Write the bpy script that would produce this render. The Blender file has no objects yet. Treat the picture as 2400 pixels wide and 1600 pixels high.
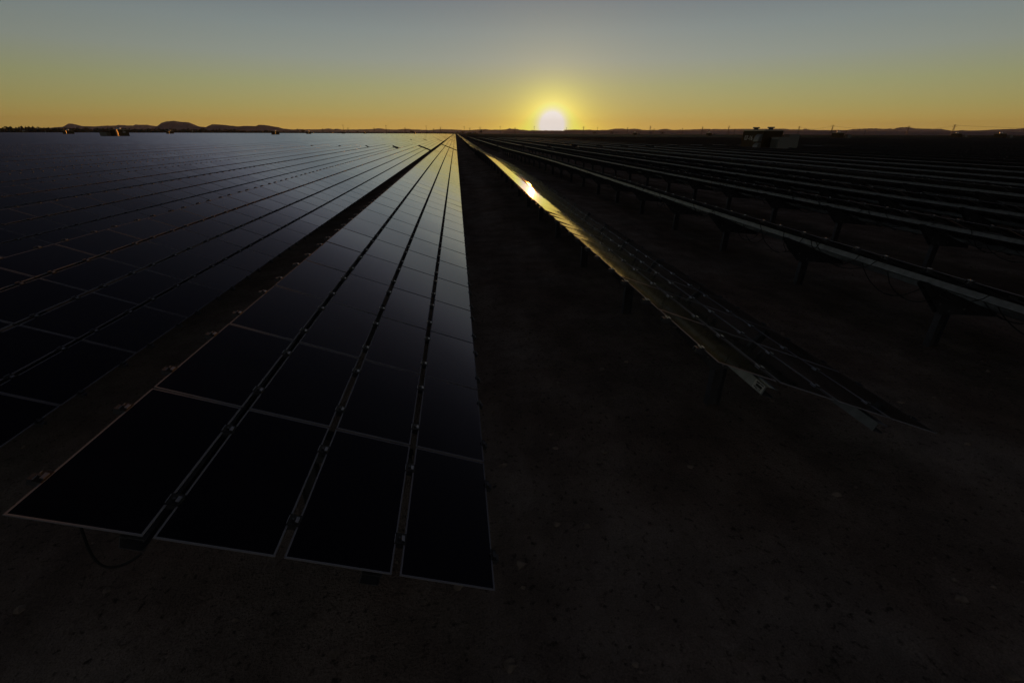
import bpy, bmesh, math, random
from mathutils import Vector, Matrix
from math import sin, cos, tan, radians as R, pi, sqrt, exp, atan, atan2
random.seed(7)
SC = bpy.context.scene
COL = SC.collection
# ---------------------------------------------------------------- camera
CAM_Z = 3.03
F_PX, PITCH, YAW, ROLL = 1061.0, 0.4313, 0.1144, 0.0033
cp, sp, cy, sy = cos(PITCH), sin(PITCH), cos(YAW), sin(YAW)
FW = Vector((sy*cp, cy*cp, -sp)); r0 = Vector((cy, -sy, 0)); u0 = r0.cross(FW)
RT = r0*cos(ROLL) + u0*sin(ROLL); UP = u0*cos(ROLL) - r0*sin(ROLL)
cam_d = bpy.data.cameras.new('camera'); cam = bpy.data.objects.new('camera', cam_d); COL.objects.link(cam)
cam_d.sensor_width = 36; cam_d.lens = F_PX/2400*36; cam_d.clip_start = 0.05; cam_d.clip_end = 60000
M = Matrix((RT, UP, -FW)).transposed().to_4x4(); M.translation = Vector((0, 0, CAM_Z)); cam.matrix_world = M
SC.camera = cam
def azel(px, py):                       # photograph pixel -> azimuth, elevation (used once, to read the far skyline off the photo)
    d = (FW + RT*((px-1200)/F_PX) - UP*((py-800)/F_PX)).normalized()
    return atan2(d.x, d.y), math.asin(d.z)
# ---------------------------------------------------------------- sky and sun
SUN_AZ, SUN_EL = R(11.03), R(0.80)
SUN_DIR = Vector((sin(SUN_AZ)*cos(SUN_EL), cos(SUN_AZ)*cos(SUN_EL), sin(SUN_EL)))
SC.view_settings.view_transform = 'Standard'; SC.view_settings.look = 'None'
SC.view_settings.exposure = 0.0; SC.view_settings.gamma = 1.0
def lin(c):
    f = lambda v: v/12.92 if v <= .04045 else ((v+.055)/1.055)**2.4
    return tuple(f(v/255) for v in c)
world = bpy.data.worlds.new('World'); SC.world = world; world.use_nodes = True
wt = world.node_tree; wt.nodes.clear(); WN, WL = wt.nodes.new, wt.links.new
def wmath(op, a, b=None, c=None):
    n = WN('ShaderNodeMath'); n.operation = op
    for i, v in enumerate((a, b, c)):
        if v is None: continue
        if isinstance(v, (int, float)): n.inputs[i].default_value = v
        else: WL(v, n.inputs[i])
    return n.outputs[0]
def wdot(a, vec):
    n = WN('ShaderNodeVectorMath'); n.operation = 'DOT_PRODUCT'; WL(a, n.inputs[0]); n.inputs[1].default_value = vec
    return n.outputs['Value']
def wramp(fac, stops):
    n = WN('ShaderNodeValToRGB'); WL(fac, n.inputs[0]); cr = n.color_ramp; cr.interpolation = 'LINEAR'
    while len(cr.elements) < len(stops): cr.elements.new(.5)
    for e, (p, c) in zip(cr.elements, stops): e.position = p; e.color = (*c, 1)
    return n.outputs[0]
def wmul(col, fac):
    n = WN('ShaderNodeVectorMath'); n.operation = 'SCALE'; WL(col, n.inputs[0])
    if isinstance(fac, (int, float)): n.inputs['Scale'].default_value = fac
    else: WL(fac, n.inputs['Scale'])
    return n.outputs[0]
def wadd(a, b):
    n = WN('ShaderNodeVectorMath'); n.operation = 'ADD'; WL(a, n.inputs[0]); WL(b, n.inputs[1]); return n.outputs[0]
def wcol(c):
    n = WN('ShaderNodeRGB'); n.outputs[0].default_value = (*c, 1); return n.outputs[0]
D = WN('ShaderNodeTexCoord').outputs['Generated']
sep = WN('ShaderNodeSeparateXYZ'); WL(D, sep.inputs[0])
zc = wmath('MAXIMUM', sep.outputs['Z'], 0.0)
sq = wmath('SQRT', zc)
el = lambda d: sqrt(sin(R(d)))
grad = wramp(sq, [(0, lin((199, 159, 72))), (el(1), lin((190, 160, 78))), (el(2.5), lin((169, 160, 98))), (el(4.5), lin((155, 158, 116))),
                  (el(7), lin((142, 150, 140))), (el(9.5), lin((129, 140, 139))), (el(12.5), lin((109, 120, 126))),
                  (el(15.5), (.175, .200, .225)), (el(18), (.135, .148, .185)), (el(21), (.075, .080, .108)), (el(25), (.042, .044, .062)), (el(30), (.024, .026, .038)),
                  (el(35), (.015, .016, .026)), (el(45), (.008, .008, .015)), (1, (.004, .004, .007))])
hl = wmath('SQRT', wmath('MAXIMUM', wmath('SUBTRACT', 1.0, wmath('MULTIPLY', sep.outputs['Z'], sep.outputs['Z'])), 1e-5))
caz = wmath('DIVIDE', wdot(D, (sin(SUN_AZ), cos(SUN_AZ), 0)), hl)
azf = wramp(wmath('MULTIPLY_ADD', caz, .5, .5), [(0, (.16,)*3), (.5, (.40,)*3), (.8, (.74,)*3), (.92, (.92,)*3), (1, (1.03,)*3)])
back = wmul(wcol((.118, .110, .112)), wmath('MULTIPLY', wmath('EXPONENT', wmath('DIVIDE', zc, -.22)), wramp(wmath('MULTIPLY_ADD', caz, .5, .5), [(0, (1.,)*3), (.42, (1.,)*3), (.66, (.25,)*3), (.80, (0,)*3)])))   # unseen low sky glow behind the camera, added to brighten the ground
g = wmath('ARCCOSINE', wmath('MINIMUM', wdot(D, SUN_DIR), 1.0))
gauss = lambda s: wmath('EXPONENT', wmath('MULTIPLY', wmath('POWER', wmath('DIVIDE', g, R(s)), 2.0), -1.0))
expo = lambda s: wmath('EXPONENT', wmath('DIVIDE', g, -R(s)))
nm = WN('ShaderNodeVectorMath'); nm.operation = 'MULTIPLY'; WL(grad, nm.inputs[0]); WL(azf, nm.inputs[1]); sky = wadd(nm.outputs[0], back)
daz = wmath('ARCCOSINE', wmath('MINIMUM', caz, 1.0))
band = wmath('MULTIPLY', wmath('EXPONENT', wmath('MULTIPLY', wmath('POWER', wmath('DIVIDE', daz, R(6.5)), 2.0), -1.0)), wmath('EXPONENT', wmath('DIVIDE', zc, -sin(R(2.6)))))
sky = wadd(sky, wmul(wcol((.46, .41, .0)), band))
sky = wadd(sky, wmul(wcol((.55, .50, .06)), gauss(3.1)))
sky = wadd(sky, wmul(wcol((.17, .115, .055)), expo(5.5)))
sky = wadd(sky, wmul(wcol((1.0, 1.0, 1.0)), wmath('MULTIPLY', gauss(1.15), 2.6)))     # the sun's own glare in the air
mn = WN('ShaderNodeVectorMath'); mn.operation = 'MINIMUM'; WL(sky, mn.inputs[0]); mn.inputs[1].default_value = (.95, .93, .89); sky = mn.outputs[0]
nish = WN('ShaderNodeTexSky'); nish.sky_type = 'NISHITA'; nish.sun_disc = False
nish.sun_elevation = SUN_EL; nish.sun_rotation = SUN_AZ; nish.dust_density = 2.0
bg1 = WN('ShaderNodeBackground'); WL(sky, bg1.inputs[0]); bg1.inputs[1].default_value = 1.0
bg2 = WN('ShaderNodeBackground'); WL(wmul(nish.outputs[0], .08), bg2.inputs[0]); bg2.inputs[1].default_value = 0.05
ad = WN('ShaderNodeAddShader'); WL(bg1.outputs[0], ad.inputs[0]); WL(bg2.outputs[0], ad.inputs[1])
wo = WN('ShaderNodeOutputWorld'); WL(ad.outputs[0], wo.inputs[0])
world.cycles.sampling_method = 'MANUAL'; world.cycles.sample_map_resolution = 2048
sun_d = bpy.data.lights.new('sun', 'SUN'); sun_d.energy = 2.1; sun_d.angle = R(.5); sun_d.color = (1, .36, .06)
sun = bpy.data.objects.new('sun', sun_d); COL.objects.link(sun); sun.location = (0, 0, 50)
sun.rotation_euler = SUN_DIR.to_track_quat('Z', 'Y').to_euler()
# ---------------------------------------------------------------- materials
def mat(name, base, rough=.6, metal=0., noise=None, bump=None, spec=.5, ior=1.5):
    m = bpy.data.materials.new(name); m.use_nodes = True; nt = m.node_tree; b = nt.nodes['Principled BSDF']
    b.inputs['Base Color'].default_value = (*base, 1); b.inputs['Roughness'].default_value = rough
    b.inputs['Metallic'].default_value = metal; b.inputs['IOR'].default_value = ior
    b.inputs['Specular IOR Level'].default_value = spec
    tc = nt.nodes.new('ShaderNodeTexCoord')
    def nz(scale, detail=4):
        n = nt.nodes.new('ShaderNodeTexNoise'); n.inputs['Scale'].default_value = scale; n.inputs['Detail'].default_value = detail
        nt.links.new(tc.outputs['Object'], n.inputs['Vector']); return n
    if noise:
        scale, lo, hi = noise
        n = nz(scale); cr = nt.nodes.new('ShaderNodeValToRGB'); nt.links.new(n.outputs['Fac'], cr.inputs[0])
        cr.color_ramp.elements[0].position = .35; cr.color_ramp.elements[1].position = .65
        cr.color_ramp.elements[0].color = (*[c*lo for c in base], 1); cr.color_ramp.elements[1].color = (*[c*hi for c in base], 1)
        nt.links.new(cr.outputs[0], b.inputs['Base Color'])
    if bump:
        n = nz(bump[0], 6); bp = nt.nodes.new('ShaderNodeBump'); bp.inputs['Strength'].default_value = bump[1]; bp.inputs['Distance'].default_value = bump[2]
        nt.links.new(n.outputs['Fac'], bp.inputs['Height']); nt.links.new(bp.outputs[0], b.inputs['Normal'])
    return m
def glass_material():                   # coated cover glass over a black cell: nearly no mirror image face on, a strong one at a glancing angle
    m = bpy.data.materials.new('module_glass'); m.use_nodes = True; nt = m.node_tree; nt.nodes.clear(); N, L = nt.nodes.new, nt.links.new
    out = N('ShaderNodeOutputMaterial'); mx = N('ShaderNodeMixShader'); df = N('ShaderNodeBsdfDiffuse'); gl = N('ShaderNodeBsdfGlossy'); fr = N('ShaderNodeFresnel'); cr = N('ShaderNodeValToRGB')
    tc = N('ShaderNodeTexCoord'); fr.inputs['IOR'].default_value = 1.5; L(fr.outputs[0], cr.inputs[0]); e = cr.color_ramp.elements
    st = [(0, 0), (.04, .028), (.08, .06), (.12, .105), (.21, .23), (.28, .40), (.36, .60), (.5, .76), (.7, .90), (1, 1)]
    while len(e) < len(st): e.new(.5)
    for k, (p, v) in zip(e, st): k.position = p; k.color = (v, v, v, 1)
    L(cr.outputs[0], mx.inputs[0]); L(df.outputs[0], mx.inputs[1])
    ds = N('ShaderNodeBsdfGlossy'); ds.inputs['Roughness'].default_value = .20; ds.inputs['Color'].default_value = (.9, .85, .8, 1)      # fine dust on the glass
    m2 = N('ShaderNodeMixShader'); n3 = N('ShaderNodeTexNoise'); n3.inputs['Scale'].default_value = 3.; n3.inputs['Detail'].default_value = 8; n3.inputs['Roughness'].default_value = .7; L(tc.outputs['Object'], n3.inputs['Vector'])
    r3 = N('ShaderNodeMapRange'); L(n3.outputs['Fac'], r3.inputs[0]); r3.inputs['From Min'].default_value = .3; r3.inputs['From Max'].default_value = .7; r3.inputs['To Min'].default_value = .02; r3.inputs['To Max'].default_value = .08; L(r3.outputs[0], m2.inputs[0]); L(gl.outputs[0], m2.inputs[1]); L(ds.outputs[0], m2.inputs[2]); L(m2.outputs[0], mx.inputs[2]); L(mx.outputs[0], out.inputs[0])
    nz = N('ShaderNodeTexNoise'); nz.inputs['Scale'].default_value = 2.2; nz.inputs['Detail'].default_value = 6; L(tc.outputs['Object'], nz.inputs['Vector'])
    c2 = N('ShaderNodeValToRGB'); L(nz.outputs['Fac'], c2.inputs[0]); c2.color_ramp.elements[0].position = .3; c2.color_ramp.elements[1].position = .7
    c2.color_ramp.elements[0].color = (.002, .002, .0045, 1); c2.color_ramp.elements[1].color = (.006, .006, .009, 1); L(c2.outputs[0], df.inputs['Color'])
    mr = N('ShaderNodeMapRange'); L(nz.outputs['Fac'], mr.inputs[0]); mr.inputs['To Min'].default_value = .03; mr.inputs['To Max'].default_value = .075; L(mr.outputs[0], gl.inputs['Roughness'])
    gl.inputs['Color'].default_value = (.97, .98, 1, 1); return m
GLASS = glass_material()
EDGE = mat("module_edge", (.30, .30, .34), .8, spec=.1)
BACK = mat('module_back', (.008, .008, .009), .5)
STEEL = mat('galvanised_steel', (.21, .22, .235), .42, .55, noise=(9, .75, 1.15))
DSTEEL = mat('weathered_steel', (.11, .115, .125), .55, .3, noise=(6, .7, 1.2))
CLAMPM = mat('aluminium_clamp', (.43, .44, .46), .40, .8)
RUBBER = mat('black_rubber', (.012, .012, .012), .6)
TAN = mat('tan_painted_metal', (.075, .052, .022), .7, noise=(2, .9, 1.1), spec=.15)
ROOFM = mat('pale_roof_metal', (.45, .42, .36), .35, .3)
SHINY = mat('bright_aluminium', (.85, .83, .78), .36, 1.)
WHITE = mat('pale_grey_enamel', (.19, .20, .18), .5)
TRIM = mat('pale_trim', (.42, .34, .24), .3, .5)
LETTER = mat('white_lettering', (.75, .75, .72), .5)
LABELM = mat('label_paper', (.55, .55, .53), .6)
POLEM = mat('dark_timber', (.05, .04, .032), .8)
TOWERM = mat('tower_steel', (.10, .10, .11), .6, .2)
LEAF = mat('dry_foliage', (.055, .055, .028), .8, noise=(.3, .6, 1.3))
BARK = mat('bark', (.06, .045, .03), .9)
STONE = mat('pebble_stone', (.27, .22, .18), .9, noise=(14, .6, 1.4))
TWIG = mat('dry_twig', (.22, .19, .14), .9)
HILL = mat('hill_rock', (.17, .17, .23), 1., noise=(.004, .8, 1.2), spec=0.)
def ground_material():
    m = bpy.data.materials.new('desert_soil'); m.use_nodes = True; nt = m.node_tree; b = nt.nodes['Principled BSDF']; N, L = nt.nodes.new, nt.links.new
    b.inputs['Roughness'].default_value = 1.; b.inputs['Specular IOR Level'].default_value = 0.
    tc = N('ShaderNodeTexCoord')
    def nz(scale, det, vec=None, rough=.55):
        n = N('ShaderNodeTexNoise'); n.inputs['Scale'].default_value = scale; n.inputs['Detail'].default_value = det; n.inputs['Roughness'].default_value = rough
        L(vec or tc.outputs['Object'], n.inputs['Vector']); return n.outputs['Fac']
    mp = N('ShaderNodeMapping'); L(tc.outputs['Object'], mp.inputs[0]); mp.inputs['Scale'].default_value = (1, .12, 1)
    def ramp(f, a, b_, lo=.38, hi=.64):
        c = N('ShaderNodeValToRGB'); L(f, c.inputs[0]); c.color_ramp.elements[0].position = lo; c.color_ramp.elements[1].position = hi
        c.color_ramp.elements[0].color = (*a, 1); c.color_ramp.elements[1].color = (*b_, 1); return c.outputs[0]
    base = ramp(nz(.45, 8), (.33, .255, .205), (.44, .375, .32))
    track = ramp(nz(1.1, 4, mp.outputs[0]), (.78,)*3, (1.12,)*3)
    grit = ramp(nz(19, 5, rough=.6), (.30,)*3, (1.05,)*3, .30, .43)
    fine = ramp(nz(90, 3), (.8,)*3, (1.2,)*3, .35, .65); patch = ramp(nz(1.7, 9, rough=.65), (.80,)*3, (1.15,)*3, .40, .60)
    def mul(a, c):
        n = N('ShaderNodeMix'); n.data_type = 'RGBA'; n.blend_type = 'MULTIPLY'; n.inputs[0].default_value = 1; L(a, n.inputs[6]); L(c, n.inputs[7]); return n.outputs[2]
    L(mul(mul(mul(base, track), mul(grit, patch)), fine), b.inputs['Base Color'])
    bp = N('ShaderNodeBump'); bp.inputs['Strength'].default_value = 1.; bp.inputs['Distance'].default_value = .06
    add = N('ShaderNodeMath'); add.operation = 'ADD'; L(nz(7, 10, rough=.65), add.inputs[0]); L(nz(45, 4), add.inputs[1])
    L(add.outputs[0], bp.inputs['Height']); L(bp.outputs[0], b.inputs['Normal'])
    L(b.outputs[0], nt.nodes['Material Output'].inputs[0])
    return m
SOIL = ground_material()
# ---------------------------------------------------------------- helpers
class MB:
    def __init__(s): s.v = []; s.f = []; s.m = []; s.mats = []
    def mi(s, m):
        if m not in s.mats: s.mats.append(m)
        return s.mats.index(m)
    def face(s, pts, m):
        n = len(s.v); s.v += [tuple(p) for p in pts]; s.f.append(list(range(n, n+len(pts)))); s.m.append(s.mi(m))
    def poly(s, verts, faces, m):
        n = len(s.v); s.v += [tuple(p) for p in verts]; k = s.mi(m)
        for f in faces: s.f.append([n+i for i in f]); s.m.append(k)
    def box(s, x0, x1, y0, y1, z0, z1, m, fn=None):
        P = [(x, y, z) for z in (z0, z1) for y in (y0, y1) for x in (x0, x1)]
        if fn: P = [fn(*p) for p in P]
        s.poly(P, [(0, 2, 3, 1), (4, 5, 7, 6), (0, 1, 5, 4), (1, 3, 7, 5), (3, 2, 6, 7), (2, 0, 4, 6)], m)
    def extrude(s, rings, m, cap=True):      # rings: lists of points, each ring the same length, closed outline
        n = len(rings[0]); V = [p for r in rings for p in r]; F = []
        for k in range(len(rings)-1):
            for i in range(n):
                j = (i+1) % n; F.append((k*n+i, k*n+j, (k+1)*n+j, (k+1)*n+i))
        if cap: F.append(tuple(reversed(range(n)))); F.append(tuple(range((len(rings)-1)*n, len(rings)*n)))
        s.poly(V, F, m)
    def tube(s, pts, rad, m, n=6):
        rings = []
        for i, p in enumerate(pts):
            p = Vector(p); t = (Vector(pts[min(i+1, len(pts)-1)])-Vector(pts[max(i-1, 0)])).normalized()
            a = t.cross(Vector((0, 0, 1)))
            if a.length < 1e-4: a = t.cross(Vector((1, 0, 0)))
            a.normalize(); b = t.cross(a); rr = rad[i] if isinstance(rad, (list, tuple)) else rad
            rings.append([p+a*cos(2*pi*k/n)*rr+b*sin(2*pi*k/n)*rr for k in range(n)])
        s.extrude(rings, m)
    def mesh(s, name):
        me = bpy.data.meshes.new(name); me.from_pydata(s.v, [], s.f)
        for m in s.mats: me.materials.append(m)
        me.polygons.foreach_set('material_index', s.m); me.update(); return me
    def fixed(s, name):
        me = s.mesh(name); bm = bmesh.new(); bm.from_mesh(me); bmesh.ops.recalc_face_normals(bm, faces=bm.faces); bm.to_mesh(me); bm.free(); return me
def add(name, me, parent=None, loc=(0, 0, 0), rot=(0, 0, 0)):
    o = bpy.data.objects.new(name, me); COL.objects.link(o); o.location = loc; o.rotation_euler = rot
    if parent: o.parent = parent
    return o
def tag(o, label=None, cat=None, group=None, kind=None):
    for k, v in (('label', label), ('category', cat), ('group', group), ('kind', kind)):
        if v: o[k] = v
    return o
# ---------------------------------------------------------------- ground
def hump(x, y):                      # the graded soil rises a little along the row right of the middle
    return .38*exp(-((y-36)/22)**2)*exp(-((x-4.2)/3.6)**2)
def dhump(x, y): return (hump(x, y+.3)-hump(x, y-.3))/.6
def lines(a):
    a = sorted(set(a)); return a
xs = lines([-30000, -12000, -5000, -2000, -900, -400, -200, -100, -60] + [-40+i*2 for i in range(40)] + [-9+i*.5 for i in range(53)] + [40, 60, 100, 200, 400, 900, 2000, 5000, 12000, 30000])
ys = lines([-3000, -500, -100, -40, -20, -10] + [-6+i*.5 for i in range(45)] + [17+i*2 for i in range(45)] + [115, 150, 220, 400, 800, 1500, 3000, 7000, 14000, 30000])
def gz(x, y):
    return hump(x, y) + (.012*sin(x*2.1+y*.6)+.010*sin(y*1.7-x*1.1+1.3) if abs(x) < 35 and -6 < y < 20 else 0)
gb = MB(); nx = len(xs)
gb.poly([(x, y, gz(x, y)) for y in ys for x in xs], [(j*nx+i, j*nx+i+1, (j+1)*nx+i+1, (j+1)*nx+i) for j in range(len(ys)-1) for i in range(nx-1)], SOIL)
gm = gb.mesh('ground')
for p in gm.polygons: p.use_smooth = True
tag(add('ground', gm), 'bare dark desert soil between and below the panel rows', None, None, 'structure')
# ---------------------------------------------------------------- solar rows
TILT = .360; CT, ST = cos(TILT), sin(TILT)
MW, ML, GAP, PL = .60, 1.20, .0487, 1.22
NMOD = 62; SEG = NMOD*PL; BLOCK = SEG+4.3; TOPZ = CAM_Z-1.69
PITCHX = 4.285
XO_POST = .90
def P(S, y, h, z=0.): return (S*CT+h*ST, y, z-S*ST+h*CT)
def module_mesh():
    b = MB(); w, l, e, th = MW/2, ML/2, .0105, .007
    o = [(-w, -l), (w, -l), (w, l), (-w, l)]; i = [(-w+e, -l+e), (w-e, -l+e), (w-e, l-e), (-w+e, l-e)]
    b.face([(x, y, 0) for x, y in i], GLASS)
    for k in range(4):
        j = (k+1) % 4
        b.face([(*o[k], 0), (*o[j], 0), (*i[j], 0), (*i[k], 0)], EDGE)
        b.face([(*o[k], -th), (*o[j], -th), (*o[j], 0), (*o[k], 0)], EDGE)
    b.face([(x, y, -th) for x, y in reversed(o)], BACK)
    b.box(-.06, .06, -.05, .05, -.03, -th-.0005, RUBBER)       # junction box under the module
    return b.mesh('module')
MODULE = module_mesh()
def clamp_mesh(edge=0):                # edge -1: high edge, +1: low edge, 0: between two columns
    b = MB(); a = GAP/2+.012
    x0, x1 = (-a, a) if edge == 0 else ((-.035, .012) if edge < 0 else (-.012, .022))
    b.box(x0, x1, -.042, .042, .001, .006, RUBBER)
    cx = .008 if edge == 0 else (-.012 if edge < 0 else .0)
    b.box(cx-.002, cx+.017, -.021, .021, .006, .013, DSTEEL if edge > 0 else CLAMPM)
    ring = lambda z: [(cx-.016+.008*cos(k*pi/3), .008*sin(k*pi/3), z) for k in range(6)]
    b.extrude([ring(.006), ring(.014)], DSTEEL)
    b.box(x0-.002, x0+.002, -.036, .03, .003, .010, DSTEEL if edge > 0 else CLAMPM)
    b.box(x0, x1, -.02, .02, -.05, .001, DSTEEL)
    return b.fixed('clamp')
CLAMP = {e: clamp_mesh(e) for e in (-1, 0, 1)}
def cline(k):                           # S of the five clamp lines
    return (-.004, MW+GAP/2, 2*MW+1.5*GAP, 3*MW+2.5*GAP, 4*MW+3*GAP+.004)[k]
CLOFF = (.27, .95)
def csec(w, h, t=.004, lip=.015):       # C section, web on the high side, opening to the low side
    return [(0, 0), (w, 0), (w, -lip), (w-t, -lip), (w-t, -t), (t, -t), (t, -h+t), (w-t, -h+t), (w-t, -h+lip), (w, -h+lip), (w, -h), (0, -h)]
def purlin_mesh(x0, y0, ya, yb, S0, top, prof, simple=False):
    sec = [(0, 0), (.115, 0), (.115, -.085), (0, -.085)] if simple else csec(.115, .085)
    n = max(2, int((yb-ya)/(15 if simple else 2.44))); b = MB()
    b.extrude([[P(S0+s, y, top+h, prof(y)) for s, h in sec] for y in [ya+(yb-ya)*k/n for k in range(n+1)]], STEEL)
    return b.fixed('purlin')
def droop(i, c, y):                     # the upper column of the row right of the aisle sags more and more with distance along the row
    if i != 2 or c: return 0.
    u = min(1, max(0, y/12)); return .066*u*u*(3-2*u)
def rail_mesh(drop=0.):
    b = MB(); s0, s1 = -.075, 4*MW+3*GAP+.05
    sec = [(-.025, -.009), (.025, -.009), (.025, -.052), (.020, -.052), (.020, -.014), (-.020, -.014), (-.020, -.052), (-.025, -.052)]
    b.extrude([[P(s, y, h-drop*max(0, 1-max(0, s)/.62)) for y, h in sec] for s in (s0, 0, .62, s1)], DSTEEL)
    return b.fixed('cross_rail')
RAIL = rail_mesh(); RAIL_DROOP = rail_mesh(.043)
def post_mesh(z0=-.35, z1=.66):
    b = MB(); t = .006; hx, hy = .075, .05; x = XO_POST
    o = [(-hx, -hy), (-hx+t, -hy), (-hx+t, -t/2), (hx-t, -t/2), (hx-t, -hy), (hx, -hy), (hx, hy), (hx-t, hy), (hx-t, t/2), (-hx+t, t/2), (-hx+t, hy), (-hx, hy)]
    b.extrude([[(x+px, py, z) for px, py in o] for z in (z0, z1)], DSTEEL)
    return b.fixed('post')
POST = post_mesh()
def bracket_mesh():                     # pair of gusset plates from the post head out to both purlins, in row-top coordinates
    b = MB(); zt = TOPZ
    out = [P(.42, 0, -.142, zt), P(1.95, 0, -.142, zt), P(1.97, 0, -.19, zt), (XO_POST+.14, 0, .54), (XO_POST-.12, 0, .54), P(.40, 0, -.19, zt)]
    for y0, y1 in ((-.058, -.052), (.052, .058)):
        b.extrude([[(q[0], y, q[2]) for q in out] for y in (y0, y1)], DSTEEL)
    a, c = out[0], out[1]
    b.extrude([[(a[0], y, a[2]+.002), (c[0], y, c[2]+.002), (c[0], y, c[2]+.006), (a[0], y, a[2]+.006)] for y in (-.058, .058)], DSTEEL)
    for q in ((XO_POST, .60), (XO_POST-.2, .72), (XO_POST+.25, .62)):
        b.extrude([[(q[0]+.016*cos(k*pi/3), y, q[1]+.016*sin(k*pi/3)) for k in range(6)] for y in (-.068, -.0585)], CLAMPM)
    return b.fixed('bracket')
BRACKET = bracket_mesh()
ORD = 'zeroth first second third fourth fifth sixth seventh eighth ninth tenth eleventh twelfth thirteenth fourteenth fifteenth sixteenth seventeenth eighteenth nineteenth'.split()
TENS = {2: 'twent', 3: 'thirt', 4: 'fort', 5: 'fift', 6: 'sixt', 7: 'sevent', 8: 'eight', 9: 'ninet'}
def ordinal(n):
    if n < 20: return ORD[n]
    if n >= 100: return 'hundred' + ('th' if n == 100 else ' and ' + ordinal(n-100))
    return TENS[n//10] + ('ieth' if n % 10 == 0 else 'y-'+ORD[n % 10])
GROUP = 'rows of tilted solar panels'
def jit(s=1.): return (random.gauss(0, R(.13))*s, random.gauss(0, R(.13))*s)
ROWX = {0: -6.517, 1: -2.264, 2: 2.048, 3: 6.335, 4: 10.62}
ROWY = {0: 1.984, 1: 1.902, 2: 3.057, 3: 2.6, 4: 2.9}
ROWDZ = {0: .044, 1: 0., 2: -.035, 3: 0., 4: .022}
def row_x(i): return ROWX[i] if i in ROWX else (ROWX[0]+PITCHX*i if i < 0 else ROWX[4]+PITCHX*(i-4))
_r = random.Random(3)
RZ = {i: ROWDZ.get(i, _r.gauss(0, .02)) for i in range(-320, 420)}
RY = {i: ROWY.get(i, 2.2+_r.random()*.7) for i in range(-320, 420)}
LABELS = {
 1: 'long foreground row of glossy dark panels running straight away beside the dirt aisle',
 0: 'first panel row left of the long foreground row, across the narrow dark gap',
 2: 'low panel row right of the dirt aisle with an orange strip and glaring sun reflection',
 3: 'first row seen from behind, with posts, pale tube and hanging cables over bare soil',
 4: 'second row seen from behind, its posts standing just beyond the nearest cable-hung row'}
def row_label(i, seg):
    where = ('', ' beyond the first cross gap', ' beyond the second cross gap')[seg]
    if seg == 0 and i in LABELS: return LABELS[i]
    if i == 1: return 'continuation of the long foreground panel row' + where
    if i == 2: return 'continuation of the orange-lit panel row' + where
    if i <= 0: return ordinal(1-i) + ' panel row left of the foreground row' + (where or ', before the first cross gap')
    return ordinal(i-2) + ' row of dark panel backs right of the orange-lit row' + (where or ', near side')
def row_root(i, seg, y0):
    o = bpy.data.objects.new('solar_panel_row', None); COL.objects.link(o); o.empty_display_size = .5
    o.location = (row_x(i), y0, RZ[i])
    return tag(o, row_label(i, seg), 'solar row', GROUP)
def centre(c): return c*(MW+GAP)+MW/2
def put_module_geo(b, c, y, prof, dprof, x, simple, dr=0.):
    rx, ry = jit(); S = centre(c); w, l = MW/2, ML/2
    m = Matrix.Rotation(TILT-dr+ry, 4, 'Y') @ Matrix.Rotation(atan(dprof(y))+rx, 4, 'X'); o = Vector(P(S, y, -sin(dr)*MW/2, prof(y)))
    if simple:
        q = [o+(m @ Vector(v)) for v in ((-w, -l, 0), (w, -l, 0), (w, l, 0), (-w, l, 0))]; q2 = [p-Vector((ST, 0, CT))*.007 for p in q]
        b.poly(q, [(0, 1, 2, 3)], GLASS); b.poly(q2, [(3, 2, 1, 0)], BACK)
        b.poly([q2[0], q2[1], q[1], q[0], q2[3], q2[2], q[2], q[3]], [(0, 1, 2, 3), (5, 4, 7, 6), (4, 0, 3, 7), (1, 5, 6, 2)], EDGE)
    else:
        for pl in MODULE.polygons:
            b.face([o+(m @ MODULE.vertices[k].co) for k in pl.vertices], MODULE.materials[pl.material_index])
def merge_geo(b, me, mx):
    n = len(b.v); b.v += [tuple(mx @ v.co) for v in me.vertices]
    for pl in me.polygons: b.f.append([n+k for k in pl.vertices]); b.m.append(b.mi(me.materials[pl.material_index]))
SPEC = {  # detailed rows: modules, clamps, rails, posts as parts of their own
 1: dict(clamp=100, rail=30, post=2), 0: dict(clamp=100, rail=0, post=0), -1: dict(clamp=70, rail=0, post=0), -2: dict(clamp=0, rail=0, post=0),
 2: dict(clamp=100, rail=60, post=25), 3: dict(clamp=100, rail=40, post=25, cable=70), 4: dict(clamp=60, rail=0, post=25, cable=48), 5: dict(clamp=0, rail=0, post=25)}
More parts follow.
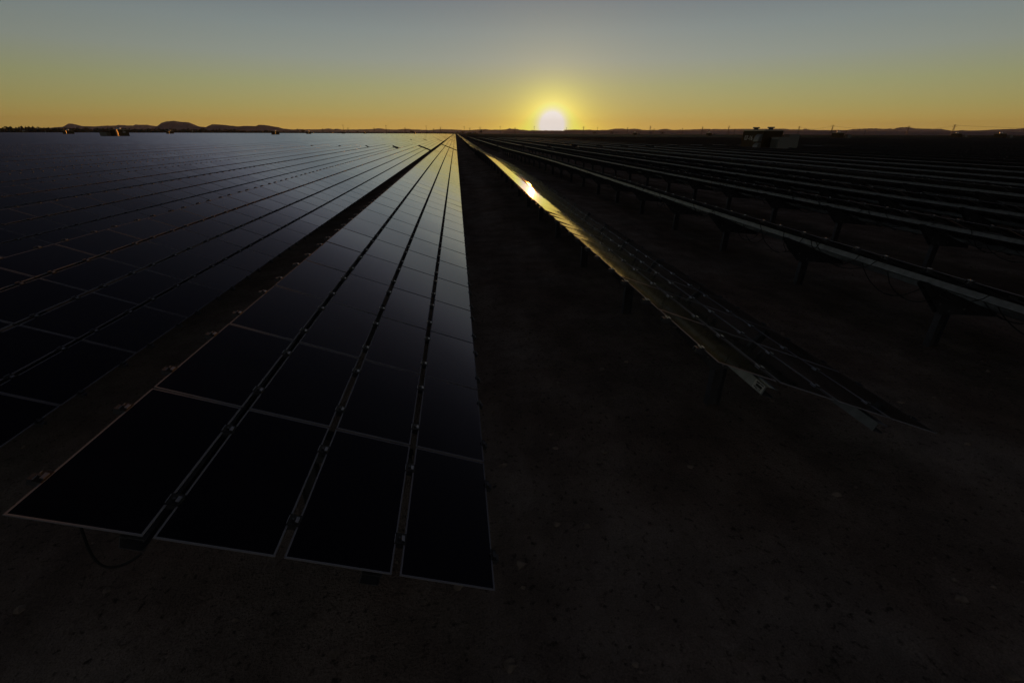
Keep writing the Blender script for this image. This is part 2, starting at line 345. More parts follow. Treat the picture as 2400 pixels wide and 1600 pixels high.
def detailed_row(i):
    sp_, x, y0 = SPEC[i], row_x(i), RY[i]
    root = row_root(i, 0, y0); zt = TOPZ
    prof = lambda y: zt+hump(x+1.2, y0+y); dprof = lambda y: dhump(x+1.2, y0+y)
    n0 = 2 if i >= 3 or i <= 0 else 0            # modules before the frame edge are built but not singled out
    rest = MB(); cnt = 0; order = sorted(((j, c) for j in range(NMOD) for c in range(4)), key=lambda q: q[0])
    for j, c in order:
        y = j*PL+PL/2
        if cnt < 100 and j >= n0:
            rx, ry = jit(); cnt += 1
            dr = droop(i, c, y)
            m = Matrix.Rotation(TILT-dr+ry, 4, 'Y') @ Matrix.Rotation(atan(dprof(y))+rx, 4, 'X')
            add('solar_module', MODULE, root, P(centre(c), y, -sin(dr)*MW/2, prof(y)), m.to_euler())
        else: put_module_geo(rest, c, y, prof, dprof, x, False, droop(i, c, y))
    tag(add('solar_modules', rest.mesh('solar_modules'), root), kind='stuff')
    rest = MB(); cnt = 0
    for j in range(NMOD):
        for q in CLOFF:
            for k in range(5):
                y = j*PL+q; e = -1 if k == 0 else 1 if k == 4 else 0
                m = Matrix.Translation(P(cline(k), y, -sin(droop(i, k, y))*MW, prof(y))) @ Matrix.Rotation(TILT, 4, 'Y') @ Matrix.Rotation(random.uniform(-.03, .03), 4, 'Z')
                if cnt < sp_['clamp'] and j >= n0:
                    o = add('clamp', CLAMP[e], root); o.matrix_local = m; cnt += 1
                else: merge_geo(rest, CLAMP[e], m)
    tag(add('clamps', rest.mesh('clamps'), root), kind='stuff')
    rest = MB(); cnt = 0
    for j in range(NMOD):
        for q in CLOFF:
            y = j*PL+q
            if cnt < sp_['rail'] and j >= n0: add('cross_rail', RAIL_DROOP if i == 2 and y > 8 else RAIL, root, (0, y, prof(y))); cnt += 1
            else: merge_geo(rest, RAIL_DROOP if i == 2 and y > 8 else RAIL, Matrix.Translation((0, y, prof(y))))
    tag(add('cross_rails', rest.mesh('cross_rails'), root), kind='stuff')
    ext = .05 if i == 2 else -.03
    pls = []
    for S0 in (.486, 1.735):
        pls.append(add('purlin', purlin_mesh(x, y0, -ext if S0 < 1 or i != 2 else -ext-.02, SEG+.1, S0, -.056, prof), root))
    rest = MB(); cnt = 0; npost = 25
    for k in range(npost):
        y = {1: 1.3, 0: 1.2, 2: 1.33, 3: 5.64-RY[3]-3.05, 4: .8}.get(i, 1.) + k*3.05
        if y < .2: y = .25
        dz = hump(x+1.2, y0+y)
        if cnt < sp_['post']:
            add('post', POST, root, (0, y, dz-RZ[i])); add('bracket', BRACKET, root, (0, y, dz)); cnt += 1
        else:
            merge_geo(rest, POST, Matrix.Translation((0, y, dz-RZ[i]))); merge_geo(rest, BRACKET, Matrix.Translation((0, y, dz)))
    if rest.v: tag(add('support_posts', rest.mesh('support_posts'), root), kind='stuff')
    rc = random.Random(i+50)
    for k in range(sp_.get('cable', 0)):
        ya = k*.56+rc.uniform(-.15, .25)+1.0; yb = ya+rc.uniform(.7, 1.5); sag = rc.uniform(.10, .34); S = rc.uniform(.30, .95); S2 = S+rc.uniform(-.25, .3)
        b = MB(); pts = []
        for t in range(13):
            u = t/12; y = ya+(yb-ya)*u; q = Vector(P(S+(S2-S)*u, y, -.03, prof(y))); w = 4*u*(1-u)
            pts.append((q.x+rc.gauss(0, .006), q.y+rc.gauss(0, .008), q.z-(sag+.13)*w**.8))
        b.tube(pts, .0075, RUBBER, 5)
        c = rc.randint(5, 7); b.tube(pts[c:c+2], .012, RUBBER, 6)
        add('cable', b.mesh('cable'), root)
    if i == 1:
        b = MB(); pts = []                        # the lead that hangs out under the near end
        a = Vector(P(.30, .05, -.05, prof(0))); c = Vector(P(.60, .02, -.14, prof(0)))
        for t in range(17):
            u = t/16; q = a.lerp(c, u); pts.append((q.x, q.y-.10*sin(pi*u), q.z-.07*(4*u*(1-u))**.9))
        b.tube(pts, .0065, RUBBER, 6); add('cable', b.mesh('cable'), root)
    if i == 2:                                    # paper label on the end of the upper purlin's web
        b = MB(); S0 = .486; fl = lambda a, d, o: P(S0-o, -ext+.01+a, -.056-d, prof(0))
        b.face([fl(0, .006, .002), fl(.13, .006, .002), fl(.13, .079, .002), fl(0, .079, .002)], LABELM)
        for a0, a1, d0, d1 in ((.015, .06, .012, .020), (.065, .11, .012, .024), (.02, .10, .030, .052), (.02, .05, .058, .064), (.06, .115, .058, .066), (.02, .09, .070, .074)):
            b.face([fl(a0, d0, .003), fl(a1, d0, .003), fl(a1, d1, .003), fl(a0, d1, .003)], RUBBER)
        lb = add('paper_label', b.mesh('paper_label'), pls[0]); lb['label'] = 'pale paper label printed with dark bars'
    return root
# shared meshes of the plainer rows
def plain_parts(variant):
    random.seed(100+variant); flat = lambda y: TOPZ; zero = lambda y: 0.
    mods = MB()
    for j in range(NMOD):
        for c in range(4): put_module_geo(mods, c, j*PL+PL/2, flat, zero, 0, True)
    cl = MB()
    for j in range(NMOD):
        for q in CLOFF:
            for k in range(5):
                S = cline(k); a = .022
                cl.box(S-.024 if k else S-.035, S+.024 if k < 4 else S+.03, j*PL+q-.03, j*PL+q+.03, -.01, .014, DSTEEL, lambda s, y, h: P(s, y, h, TOPZ))
                cl.box(S-.004, S+.016, j*PL+q-.026, j*PL+q+.026, .014, .026, CLAMPM, lambda s, y, h: P(s, y, h, TOPZ))
    posts = MB()
    for k in range(25):
        merge_geo(posts, POST, Matrix.Translation((0, 1+k*3.05, 0))); merge_geo(posts, BRACKET, Matrix.Translation((0, 1+k*3.05, 0)))
    pl = [purlin_mesh(0, 0, -.1, SEG+.1, S0, -.056, flat, True) for S0 in (.486, 1.735)]
    far = MB()
    for src in (mods,):
        n = len(far.v); far.v += src.v; far.f += [[n+k for k in f] for f in src.f]; far.m += [far.mi(src.mats[k]) for k in src.m]
    for me in pl: merge_geo(far, me, Matrix())
    for k in range(25):
        y = 1+k*3.05
        far.box(XO_POST-.07, XO_POST+.07, y-.05, y+.05, -.2, .62, DSTEEL)
        far.extrude([[(q[0], yy, q[2]) for q in (P(.42, 0, -.142, TOPZ), P(1.95, 0, -.142, TOPZ), (XO_POST+.12, 0, .54), (XO_POST-.12, 0, .54))] for yy in (y-.05, y+.05)], DSTEEL)
    return dict(mods=mods.mesh('solar_modules'), clamps=cl.mesh('clamps'), posts=posts.mesh('support_frame'), pl=pl, far=far.mesh('far_row'))
VAR = [plain_parts(v) for v in range(4)]
random.seed(21)
def plain_row(i):
    v = VAR[i % 4]; root = row_root(i, 0, RY[i])
    tag(add('solar_modules', v['mods'], root), kind='stuff'); tag(add('clamps', v['clamps'], root), kind='stuff')
    for me in v['pl']: add('purlin', me, root)
    tag(add('support_posts', v['posts'], root), kind='stuff')
def far_row(i, seg):
    o = add('solar_panel_row', VAR[(i*3+seg) % 4]['far'], None, (row_x(i), RY[i]+BLOCK*seg, RZ[i]))
    tag(o, row_label(i, seg), 'solar row', GROUP)
AZL, AZR = R(-41.5), R(55.)
def in_view(i, ya, yb):
    x = row_x(i)
    return AZL < atan2(x+(2.4 if x < 0 else 0), yb) and atan2(x, yb) < AZR
SEG0 = [i for i in range(-30, 40) if in_view(i, 0, RY[i]+SEG)]
for i in SEG0:
    if i in SPEC: detailed_row(i)
    else: plain_row(i)
NEAR = [(i, s) for s in (1, 2) for i in range(-100, 110) if in_view(i, 0, RY[i]+BLOCK*s+SEG)]
NEAR = NEAR[:298-len(SEG0)] if len(NEAR)+len(SEG0) > 298 else NEAR
for i, s in NEAR: far_row(i, s)
NEARSET = set(NEAR)
fb = MB(); rr = random.Random(11)
SHELTERS = [(43.4, 66.3)]
for s in range(1, 12):
    for i in range(-260, 330):
        y0 = RY[i]+BLOCK*s
        if (i, s) in NEARSET or not in_view(i, 0, y0+SEG): continue
        x = row_x(i); z = TOPZ+RZ[i]; n = 8 if s < 5 else 4
        for k in range(n):
            ya, yb = y0+SEG*k/n, y0+SEG*(k+1)/n-.02; dz = rr.gauss(0, .012); tl = rr.gauss(0, R(.10)); dy = rr.gauss(0, .01)
            w = 2.546; ct, st = cos(TILT+tl), sin(TILT+tl)
            q = [(x, ya, z+dz), (x+w*ct, ya, z-w*st+dz), (x+w*ct, yb, z-w*st+dz+dy), (x, yb, z+dz+dy)]
            q2 = [(a, b_, c-.04) for a, b_, c in q]
            fb.poly(q, [(0, 1, 2, 3)], GLASS); fb.poly(q2, [(3, 2, 1, 0)], BACK)
            fb.poly(q+q2, [(0, 3, 7, 4), (1, 0, 4, 5), (2, 1, 5, 6), (3, 2, 6, 7)], BACK)
        if s < 4:
            for k in range(12): fb.box(x+.83, x+.97, y0+k*6.4, y0+k*6.4+.1, -.1, TOPZ-.45, DSTEEL)
tag(add('far_solar_rows', fb.mesh('far_solar_rows')), 'far field of solar panel rows merging below the horizon', 'solar field', None, 'stuff')
# ---------------------------------------------------------------- equipment shelters
def text_mesh(s, size):
    c = bpy.data.curves.new('lettering', 'FONT'); c.body = s; c.size = size; c.extrude = .004; c.align_x = 'CENTER'; c.align_y = 'CENTER'
    o = bpy.data.objects.new('lettering', c); COL.objects.link(o)
    me = bpy.data.meshes.new_from_object(o.evaluated_get(bpy.context.evaluated_depsgraph_get())); bpy.data.objects.remove(o)
    me.materials.clear(); me.materials.append(LETTER); return me
def shelter(x, y, L_, W_, H_, label, text=None, side=-1, group='tan equipment shelters', z0=.35, hoods=True, rz=0.):
    # footprint W_ along x and L_ along y; (x, y) is its near corner on the -x side
    root = bpy.data.objects.new('equipment_shelter', None); COL.objects.link(root); root.location = (x, y, 0); root.rotation_euler = (0, 0, rz)
    tag(root, label, 'equipment shelter', group)
    b = MB(); b.box(0, W_, 0, L_, z0, H_, TAN)
    for k in range(1, 4): b.box(-.008, -.001, L_*k/4-.02, L_*k/4+.02, z0+.1, H_-.15, TAN)
    add('body', b.fixed('body'), root)
    b = MB(); b.box(-.15, W_+.15, -.15, L_+.15, H_+.002, H_+.09, ROOFM); b.box(.1, W_-.1, .1, L_-.1, H_+.09, H_+.14, ROOFM); rf = add('roof', b.fixed('roof'), root)
    for yy in (L_*.16, L_*.84) if hoods else (L_*.5,):
        b = MB(); ring = lambda r_, z: [(W_*.5+r_*cos(k*pi/8), yy+r_*sin(k*pi/8), z) for k in range(16)]
        b.extrude([ring(.30, H_+.14), ring(.30, H_+.34)], DSTEEL)
        if hoods: b.extrude([ring(.46, H_+.34), ring(.48, H_+.40), ring(.44, H_+.50)], ROOFM)
        else: b.extrude([ring(.75*cos(t*pi/12), H_+.34+.75*sin(t*pi/12)) for t in range(0, 6)], SHINY)
        add('roof_vent', b.fixed('roof_vent'), rf)
    xs_ = 0 if side < 0 else W_; sg = side
    if hoods:
        for zz in (H_-1.35, H_-2.45):          # two quarter-round rain hoods one above the other
            b = MB(); prof_ = [(0, zz), (0, zz+.95)]+[(sg*.60*sin(t*pi/16), zz+.95*cos(t*pi/16)) for t in range(1, 9)]
            ya, yb = L_*.05, L_*.27
            b.extrude([[(xs_+sg*.003+a, yy, z) for a, z in prof_] for yy in (ya, yb)], WHITE); add('vent_hood', b.fixed('vent_hood'), root)
    for cx, cyy in ((0, 0), (W_, 0), (0, L_), (W_, L_)):
        rr_ = .30 if side > 0 and cx and not cyy else .05
        b = MB(); b.extrude([[(cx+rr_*cos(k*pi/12), cyy+rr_*sin(k*pi/12), z) for k in range(24)] for z in (z0, H_)], TRIM if rr_ > .1 else TAN); add('corner_trim', b.fixed('corner_trim'), root)
    b = MB(); b.box(W_*.3, W_*.3+.95, -.03, -.002, z0+.05, z0+2.15, TAN); d = add('door', b.fixed('door'), root)
    b = MB(); b.box(W_*.3+.8, W_*.3+.86, -.07, -.03, z0+1.0, z0+1.2, DSTEEL); add('handle', b.fixed('handle'), d)
    b = MB(); b.box(-.1, W_+.1, -.1, L_+.1, -.2, z0-.003, STONE); add('plinth', b.fixed('plinth'), root)
    if text:
        me = text_mesh(text, .85 if len(text) > 3 else 1.3)
        o = add('lettering', me, root, (xs_+sg*.012, L_*(.70 if side < 0 else .62), H_-.95), (pi/2, 0, -pi/2 if side < 0 else pi/2)); o['label'] = 'white number ' + text
    return root
def cabinet(x, y, w, d, h, label, group='grey cabinets beside the shelters', rz=0., fins=True):
    root = bpy.data.objects.new('switch_cabinet', None); COL.objects.link(root); root.location = (x, y, 0); root.rotation_euler = (0, 0, rz)
    tag(root, label, 'cabinet', group)
    b = MB(); b.box(0, w, 0, d, .25, h, WHITE)
    add('body', b.fixed('body'), root)
    b = MB(); b.box(-.06, w+.06, -.06, d+.06, h+.002, h+.07, WHITE); add('lid', b.fixed('lid'), root)
    b = MB(); b.box(-.05, w+.05, -.05, d+.05, -.2, .247, STONE); add('plinth', b.fixed('plinth'), root)
    if fins:
        b = MB()
        for k in range(7): b.box(-.16, -.003, d*(.1+.12*k), d*(.1+.12*k)+.03, .45, h-.2, WHITE)
        add('cooling_fins', b.fixed('cooling_fins'), root)
    b = MB(); b.box(w*.08, w*.92, -.03, -.003, .4, h-.12, WHITE); add('door', b.fixed('door'), root)
    return root
shelter(42.0, 63.8, 5.0, 2.65, CAM_Z+.36, 'tan metal shelter marked 07-16 with two roof vents and two rounded hoods', '07-16', -1)
cabinet(42.6, 61.4, 1.7, 1.5, 2.55, 'finned pale grey cabinet in front of the shelter marked 07-16')
cabinet(44.9, 62.6, 1.5, 1.2, 2.9, 'taller smooth pale grey cabinet at the right of the shelter marked 07-16', fins=False)
LH = CAM_Z+.75
shelter(-142.6, 225, 6.0, 2.7, LH, 'tan shelter marked 04 standing in the panels beneath the far blue hills', '04', 1, hoods=False, rz=-.178)
cabinet(-146.3, 224, 3.0, 2.2, 2.7, 'pale grey cabinet at the left of the shelter marked 04', fins=False, rz=-.19)
FARG = 'small distant tan shelters'
FAR = [(154, 390, 'tiny far shelter with pale cabinet, between the bright glint and the shelter marked 04'), (395, 500, 'tiny far shelter below the broad dark mesa'),
       (450, 900, 'tiny far shelter just right of the mesa foot'), (541, 1000, 'tiny far shelter under the low hills right of the mesa'),
       (643, 380, 'far tan shelter with a sunlit corner, below the last hill on the left'), (722, 560, 'far shelter with a bright roof glint, left of the tall leaning pole'),
       (733, 1150, 'smaller shelter just behind the one left of the leaning pole'), (779, 1000, 'small glinting shelter between two larger ones, left of the leaning pole'),
       (804.5, 760, 'glinting far shelter at the foot of the tall leaning pole'), (816, 1150, 'small shelter right beside the foot of the leaning pole'),
       (855, 800, 'glinting shelter by itself, right of the leaning pole'), (973, 880, 'tiny glinting shelter just left of the poles by the vanishing rows'), (986, 1050, 'tiny glinting shelter nearest the point where the rows vanish'),
       (53, 800, 'tiny shelter with a bright sun glint at the far left edge')]
for px, dist, lb in FAR:
    a, e = azel(px, 308); x, y = dist*tan(a), dist
    shelter(x-2.3, y, 6., 2.7, CAM_Z+.6, lb, None, 1, FARG, hoods=False, rz=-.178)
for px, dist, lb in [(1487, 500, 'tiny dark shelter right of the sun among the far panels'), (1662, 420, 'tiny shelter with pale cabinets just left of the shelter marked 07-16'),
                     (1968, 230, 'wide far shelter behind the dark rows right of the shelter marked 07-16'), (2248, 300, 'small far shelter below the leaning lattice tower on the right'),
                     (2352, 270, 'far shelter at the right edge of the dark field')]:
    a, e = azel(px, 312); shelter(dist*tan(a), dist, 5.0, 2.65, CAM_Z+.5, lb, None, -1, FARG, hoods=False)
    cabinet(dist*tan(a)+3.6, dist-1.5, 2.0, 1.6, 2.75, 'pale grey cabinet next to the ' + lb.split(' ', 1)[0] + {1487: ' dark shelter right of the sun', 1662: ' shelter left of the one marked 07-16', 1968: ' far shelter right of the one marked 07-16', 2248: ' shelter below the leaning tower', 2352: ' shelter at the right edge'}[px], fins=False)
# ---------------------------------------------------------------- poles and towers
def tower(px, py, dist, label, wide=.22, rz=0.):
    a, e = azel(px, py); D_ = dist; h = CAM_Z+D_*tan(e); b = MB(); s = h*.085; t = .26
    legs = lambda z: max(.05, 1-z*1.08)*s+.5
    for sx in (-1, 1):
        for sy_ in (-1, 1): b.tube([(sx*legs(0), sy_*legs(0), -.5), (sx*legs(.55), sy_*legs(.55), h*.55), (sx*legs(1), sy_*legs(1), h)], [t, t*.8, t*.6], TOWERM, 4)
    n = 9
    for k in range(n):
        za, zb = k/n, (k+1)/n; A, B = legs(za), legs(zb)
        for sgn in (-1, 1):
            b.tube([(-A, sgn*A, za*h), (B, sgn*B, zb*h)], t*.5, TOWERM, 3); b.tube([(A, sgn*A, za*h), (-B, sgn*B, zb*h)], t*.5, TOWERM, 3)
            b.tube([(sgn*A, -A, za*h), (sgn*B, B, zb*h)], t*.5, TOWERM, 3)
    for zz in (.80, .96):
        L_ = h*wide*(1 if zz < .9 else .8); B = legs(zz)
        for sgn in (-1, 1):
            b.tube([(0, sgn*B, zz*h), (L_, 0, zz*h+.2)], t*.55, TOWERM, 3); b.tube([(0, sgn*B, zz*h), (-L_, 0, zz*h+.2)], t*.55, TOWERM, 3)
            b.tube([(sgn*B, 0, zz*h+h*.03), (sgn*L_, 0, zz*h+.2)], t*.5, TOWERM, 3); b.tube([(sgn*L_, 0, zz*h+.2), (sgn*L_, 0, zz*h-h*.035)], t*.4, TOWERM, 3)
    o = add('transmission_tower', b.mesh('transmission_tower'), None, (D_*sin(a)/cos(0), D_*cos(a), 0), (0, 0, -a+rz))
    return tag(o, label, 'transmission tower', 'lattice transmission towers along the horizon')
TW = [(697, 301.3, 2600, 'faint lattice tower left of the tall leaning pole'), (756, 301.5, 2600, 'faint lattice tower just left of the leaning pole over the low ridge'),
      (815, 299.5, 2500, 'faint lattice tower just right of the tall leaning pole'), (876, 299.5, 2500, 'lattice tower midway between the leaning pole and the next thin pole'),
      (949, 299, 2500, 'lattice tower between the two thin poles left of the vanishing rows'), (1016, 301.5, 2700, 'small faint lattice tower nearest the left side of the vanishing rows'),
      (1032, 297.8, 2400, 'clear twin-armed lattice tower just left of where the rows vanish'), (1101, 299.9, 2500, 'small lattice tower just right of where the rows vanish'),
      (1125, 297.8, 2400, 'lattice tower above the lone bush right of the vanishing rows'), (1207, 299, 2400, 'lattice tower on the low hill left of the sun'),
      (1368, 296.5, 2300, 'lattice tower in the yellow glow right of the sun'), (1471, 298.5, 2300, 'lattice tower on the long low mesa right of the sun'),
      (1525, 295.3, 2100, 'tall lattice tower beside the pale white mast'), (1647, 297.2, 2100, 'lattice tower left of the shelter marked 07-16, beside a thin pole'),
      (1709, 295.4, 2000, 'lattice tower just left above the shelter marked 07-16'), (1874, 296.3, 2000, 'leaning lattice tower just right of the shelter marked 07-16'),
      (1953, 293.4, 1900, 'lattice tower above the wide far shelter'), (2131, 295.4, 1900, 'lattice tower on the highest crest of the right ridge'),
      (2239, 292.2, 1800, 'large lattice tower carrying wires near the right edge')]
for px, py, d, lb in TW: tower(px, py, d, lb, rz=.5 if px > 1500 else .15)
def pole(px, py, dist, label, mt=POLEM, rad=.2, arm=True):
    a, e = azel(px, py); h = CAM_Z+dist*tan(e); b = MB()
    b.tube([(0, 0, -.5), (0, 0, h*.5), (0, 0, h)], [rad, rad*.85, rad*.65], mt, 8)
    if arm: b.box(-1.0, 1.0, -.06, .06, h-.7, h-.5, mt)
    o = add('utility_pole', b.mesh('utility_pole'), None, (dist*sin(a), dist*cos(a), 0), (0, 0, -a+.4))
    return tag(o, label, 'utility pole', 'thin poles along the horizon')
for px, py, d, lb in [(803.5, 292.3, 620, 'tallest thin dark pole, rising from a glinting shelter left of the vanishing rows'), (904, 293.5, 640, 'thin pole left of the middle, second from the vanishing rows'),
                      (998.5, 294.5, 650, 'thin pole just left of where the rows vanish'), (1088, 296, 650, 'thin pole just right of where the rows vanish'),
                      (1172, 296, 650, 'thin pole between the vanishing rows and the sun'), (1252, 296, 650, 'thin pole half lost in the glare left of the sun'),
                      (1328, 299, 650, 'thin pole in the glare at the right of the sun'), (1400.5, 298, 640, 'thin pole in the orange sky right of the sun glow'),
                      (1600, 300, 640, 'thin pole midway between the pale mast and the shelter marked 07-16'), (1662, 302, 640, 'short thin pole close left of the shelter marked 07-16'),
                      (1723, 302, 640, 'short thin pole at the left edge of the shelter marked 07-16'), (1985, 305, 600, 'short pole right of the wide far shelter'), (2029, 304.5, 600, 'short pole below the start of the right ridge')]:
    pole(px, py, d, lb)
pole(1533.5, 301, 560, 'slender pale white mast right of the sun', WHITE, .22, False)
# wires of the right-hand towers
def tpos(k, sgn, zz):
    px, py, d, _ = TW[k]; a, e = azel(px, py); h = CAM_Z+d*tan(e); L_ = h*.2*sgn; rz = -a+(.5 if px > 1500 else .15)
    return Vector((d*sin(a)+L_*cos(rz), d*cos(a)+L_*sin(rz), h*zz-h*.04))
for sgn, lb in ((-1, 'thin sagging wire on the near arms of the right-hand towers'), (1, 'thin sagging wire on the far arms of the right-hand towers')):
    b = MB()
    pts = [tpos(k, sgn, .96) for k in (15, 16, 17, 18)]; pts.append(pts[-1]+Vector((420, -260, -2)))
    for A, B in zip(pts, pts[1:]):
        b.tube([A.lerp(B, u/10)-Vector((0, 0, 7*4*(u/10)*(1-u/10))) for u in range(11)], .10, TOWERM, 4)
    tag(add('power_line', b.mesh('power_line')), lb, 'power line', 'wires between the right-hand towers')
# ---------------------------------------------------------------- trees
def leaf_clump(b, c, rx, rz_, n, size, rnd):
    for _ in range(n):
        while True:
            v = Vector((rnd.uniform(-1, 1), rnd.uniform(-1, 1), rnd.uniform(-1, 1)))
            if v.length < 1: break
        o = Vector((c[0]+v.x*rx, c[1]+v.y*rx, c[2]+v.z*rz_)); s = size*rnd.uniform(.6, 1.4)
        a = Vector((rnd.gauss(0, 1), rnd.gauss(0, 1), rnd.gauss(0, 1))).normalized(); q = a.orthogonal().normalized(); w = a.cross(q)
        b.face([o-q*s-w*s*.5, o+q*s-w*s*.6, o+q*s*.8+w*s*.7, o-q*s*.7+w*s*.5], LEAF)
rt = random.Random(5); b = MB()
px = -60
while px < 640:
    a, _ = azel(px, 309); d = rt.uniform(1050, 1400); th = (8.5 if px < 120 else 7.5)*rt.uniform(.45, 1.15)*(1 if px < 560 else .7)
    leaf_clump(b, (d*sin(a), d*cos(a), th*.5), 9, th*.55, 26, 1.7, rt); px += rt.uniform(1.0, 2.6)
while px < 1120:
    a, _ = azel(px, 309); d = rt.uniform(1250, 1600); th = 4.6*rt.uniform(.3, 1.1)
    leaf_clump(b, (d*sin(a), d*cos(a), th*.5), 9, th*.5, 14, 1.4, rt); px += rt.uniform(2, 4.5)
tag(add('far_treeline', b.mesh('far_treeline')), 'dark far-off line of desert trees below the hills on the left', 'trees', None, 'stuff')
def tree(px, py, d, label, spread=1.):
    a, e = azel(px, py); h = CAM_Z+d*tan(e); root = bpy.data.objects.new('desert_tree', None); COL.objects.link(root); root.location = (d*sin(a), d*cos(a), 0)
    tag(root, label, 'tree', 'single desert trees on the horizon'); b = MB()
    b.tube([(0, 0, -.3), (.1, 0, h*.3), (.3, .1, h*.6)], [h*.04, h*.03, h*.015], BARK, 6)
    for k in range(4): b.tube([(.1, 0, h*.3), (cos(k*1.6)*h*.2*spread, sin(k*1.6)*h*.2, h*.62)], [h*.02, h*.008], BARK, 5)
    add('trunk', b.mesh('trunk'), root); b = MB()
    for k in range(9): leaf_clump(b, (rt.gauss(0, h*.28*spread), rt.gauss(0, h*.2), h*rt.uniform(.5, .88)), h*.17*spread, h*.12, 45, h*.035, rt)
    add('crown', b.mesh('crown'), root)
for px, py, d, lb, s in [(42, 299.5, 1000, 'spreading dark tree above the glint at the far left', 1.6), (92, 299.8, 1000, 'low spreading tree right of the far left glint', 1.3), (201, 296.8, 980, 'broad dark tree rising between the pale peak and the shelter marked 04', 1.4),
                         (709, 303.5, 1000, 'rounded dark tree near the far shelter with the roof glint', 1.), (966, 304, 1000, 'dark rounded tree left of the vanishing rows', .9), (1128, 304.5, 900, 'dark bush standing alone right of the vanishing rows', .9),
                         (1084, 307, 950, 'small bush at the thin pole right of the vanishing rows', .9), (1435, 307.5, 900, 'small dark bush right of the sun past the thin pole', 1.1), (1394, 308, 900, 'small dark bush at the foot of the thin pole right of the sun', 1.),
                         (1553, 307.5, 900, 'small dark bush right of the pale mast', 1.2)]: tree(px, py, d, lb, s)
# ---------------------------------------------------------------- hills
def S5(pts, sc, ox, oy): return [(ox+x/sc, oy+y/sc) for x, y in pts]
def hills(name, prof_, dist, depth, label, seed, rough=1.):
    rnd = random.Random(seed); pts = []
    for k in range(len(prof_)-1):
        (xa, ya), (xb, yb) = prof_[k], prof_[k+1]; n = max(1, int((xb-xa)/6))
        for t in range(n):
            u = t/n; pts.append((xa+(xb-xa)*u, ya+(yb-ya)*u+(rnd.gauss(0, .22)*rough if t else 0)))
    pts.append(prof_[-1]); b = MB(); ncol = len(pts); rows_ = [(-1., 0.), (-.72, .18), (-.5, .42), (-.27, .72), (-.1, .93), (0, 1.), (.25, .8), (1., 0.)]
    V = []
    for ri, (dd, hh) in enumerate(rows_):
        for ci, (px, py) in enumerate(pts):
            a, e = azel(px, py); D_ = dist*(1+.06*sin(px*.013+seed)); top = max(2., CAM_Z+D_*tan(e)); d = D_+dd*depth
            k = 1 if hh in (0., 1.) else 1+.22*sin(px*.21+ri*1.7)*sin(px*.057+ri+seed)+rnd.gauss(0, .05)
            V.append((d*sin(a), d*cos(a), top*min(hh*k, 1)-(4 if hh == 0 else 0)))
    b.poly(V, [(r_*ncol+i, r_*ncol+i+1, (r_+1)*ncol+i+1, (r_+1)*ncol+i) for r_ in range(len(rows_)-1) for i in range(ncol-1)], HILL)
    me = b.fixed(name)
    return tag(add(name, me), label, None, None, 'structure')
farL = [(-120, 301), (60, 300.5)] + S5([(530, 143), (600, 135), (690, 130), (720, 115), (755, 93), (800, 95), (840, 105), (900, 120), (960, 123), (1050, 125), (1150, 118), (1280, 115), (1310, 108), (1400, 115), (1470, 115), (1490, 105), (1560, 107), (1620, 105), (1660, 115), (1720, 122), (2000, 135)], 4.704, 0, 270)
mesa = S5([(1600, 165), (1690, 140), (1740, 118), (1780, 85), (1830, 70), (1910, 64), (1980, 73), (2080, 80), (2130, 100), (2190, 125)], 4.704, 0, 270) + S5([(1890, 190), (1950, 163), (2050, 168), (2170, 182), (2280, 178), (2352, 180)], 3.92, 0, 250) + S5([(30, 108), (100, 110), (200, 127), (250, 135), (300, 150), (400, 158), (520, 172)], 4.704, 600, 270)
farM = S5([(300, 170), (450, 155), (630, 158), (740, 155), (800, 147), (850, 157), (890, 150), (950, 160), (1100, 160), (1280, 155), (1350, 146), (1420, 155), (1550, 160), (1650, 152), (1750, 160), (1900, 165), (2050, 155), (2150, 158)], 4.704, 600, 270) + S5([(170, 112), (300, 120), (400, 120), (620, 105), (700, 102), (800, 115), (950, 112), (1040, 108), (1080, 105), (1130, 85), (1170, 95), (1280, 100), (1320, 112), (1450, 122), (1700, 125), (2100, 128)], 7.84, 1050, 290)
farR = S5([(-130, 163), (0, 160), (80, 163), (150, 160), (200, 165), (350, 163), (420, 152), (510, 148), (560, 155), (640, 150), (700, 155), (730, 163), (900, 163), (960, 153), (1000, 152), (1060, 163), (1250, 160), (1400, 153), (1700, 155), (1850, 152), (2300, 150)], 4.704, 1350, 270) + S5([(0, 143), (130, 145), (155, 137), (220, 147), (340, 150), (580, 150), (640, 140), (870, 133), (940, 140), (1010, 135), (1040, 140), (1100, 125), (1180, 120), (1260, 135), (1450, 140), (1520, 138), (1600, 153), (1640, 158), (1720, 152), (1800, 155), (1930, 153), (2050, 145), (2150, 142), (2352, 132), (2700, 125)], 4.28, 1850, 270)
hills('hills', farL, 9000, 900, 'pale blue far range with one pointed peak', 1)
hills('hills', mesa, 5200, 700, 'broad dark mesa with lower hills to its right', 2, .6)
hills('hills', farM, 9000, 900, 'low pale far ridge behind the vanishing rows', 3)
hills('hills', farR, 9000, 900, 'long jagged pale ridge along the right horizon', 4)
plain = [(1180, 307.8), (1350, 306.5), (1600, 306.8), (1850, 307.2), (2100, 308.2), (2400, 309.5), (2700, 311)]
hills('terrain', plain, 4200, 1500, 'dim grey desert plain rising beyond the right-hand field', 5, .25)
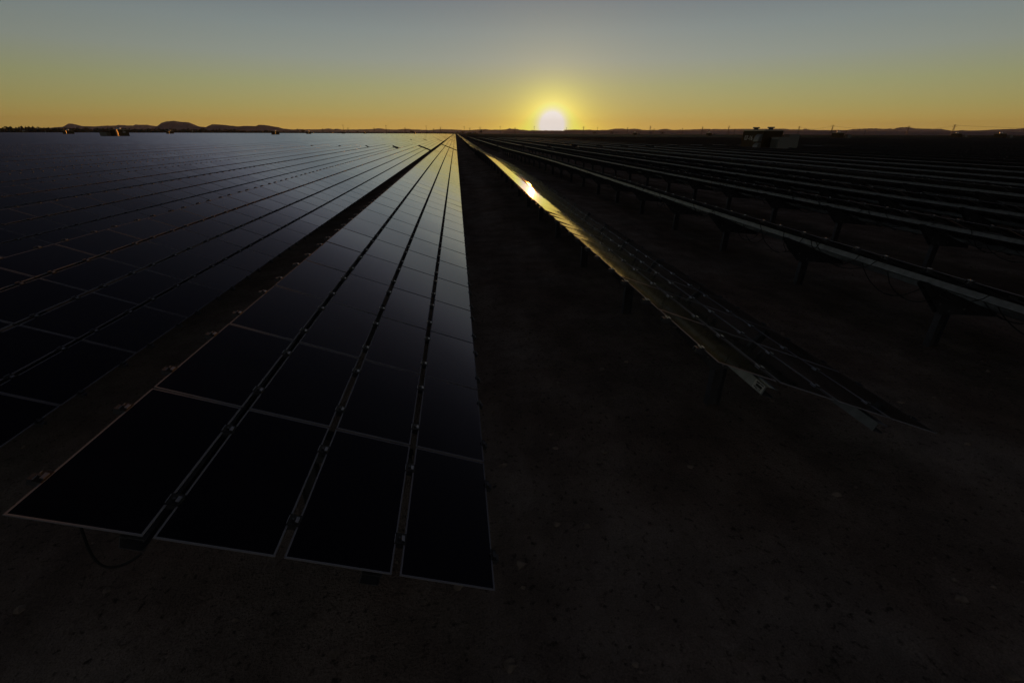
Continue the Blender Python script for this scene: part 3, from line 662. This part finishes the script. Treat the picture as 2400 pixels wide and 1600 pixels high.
# ---------------------------------------------------------------- pebbles and twigs near the camera
rp = random.Random(9); b = MB()
def pebble(x, y, s):
    n = 6; z = gz(x, y); V = [(x, y, z+s*.5)]; 
    for k in range(n):
        r_ = s*rp.uniform(.6, 1.1); V.append((x+r_*cos(k*2*pi/n), y+r_*sin(k*2*pi/n)*.9, z+s*rp.uniform(.0, .25)))
    for k in range(n):
        r_ = s*rp.uniform(.7, 1.1); V.append((x+r_*cos(k*2*pi/n), y+r_*sin(k*2*pi/n), z-.02))
    b.poly(V, [(0, 1+k, 1+(k+1) % n) for k in range(n)]+[(1+k, 7+k, 7+(k+1) % n, 1+(k+1) % n) for k in range(n)], STONE)
for _ in range(5200):
    x = rp.uniform(-9, 16); y = rp.uniform(-1.5, 16)*rp.random()**.5+.3
    pebble(x, y, min(.045, .006*rp.paretovariate(1.7)))
tag(add('pebbles', b.mesh('pebbles')), 'small stones and clods scattered over the soil', 'pebbles', None, 'stuff')
def twig(x, y, ang, L_, lb):
    b = MB(); pts = [(L_*(u-.5), .03*sin(u*5), .012+.02*u) for u in (0, .25, .5, .75, 1)]
    b.tube(pts, [.004, .0035, .003, .0025, .0015], TWIG, 5); b.tube([pts[2], (pts[2][0]+.10, .09, .03)], [.0025, .001], TWIG, 4)
    tag(add('dry_twig', b.mesh('dry_twig'), None, (x, y, gz(x, y)), (0, 0, ang)), lb, 'twig', 'dry twigs on the soil')
twig(-2.05, 1.72, 1.3, .42, 'thin dry twig on the soil below the near end of the foreground row')
twig(1.95, 1.05, .4, .30, 'thin dry twig on open soil towards the bottom right')
# ---------------------------------------------------------------- evening haze
hz = bpy.data.materials.new('haze'); hz.use_nodes = True; ht = hz.node_tree; ht.nodes.clear()
pv = ht.nodes.new('ShaderNodeVolumePrincipled'); pv.inputs['Color'].default_value = (.56, .66, 1.0, 1); pv.inputs['Density'].default_value = 3.2e-5; pv.inputs['Anisotropy'].default_value = .42
ho = ht.nodes.new('ShaderNodeOutputMaterial'); ht.links.new(pv.outputs[0], ho.inputs['Volume'])
b = MB(); b.box(-13000, 13000, -3500, 13000, -2, 290, hz)
tag(add('haze', b.fixed('haze')), 'thin evening haze lying over the desert', 'haze', None, 'stuff')
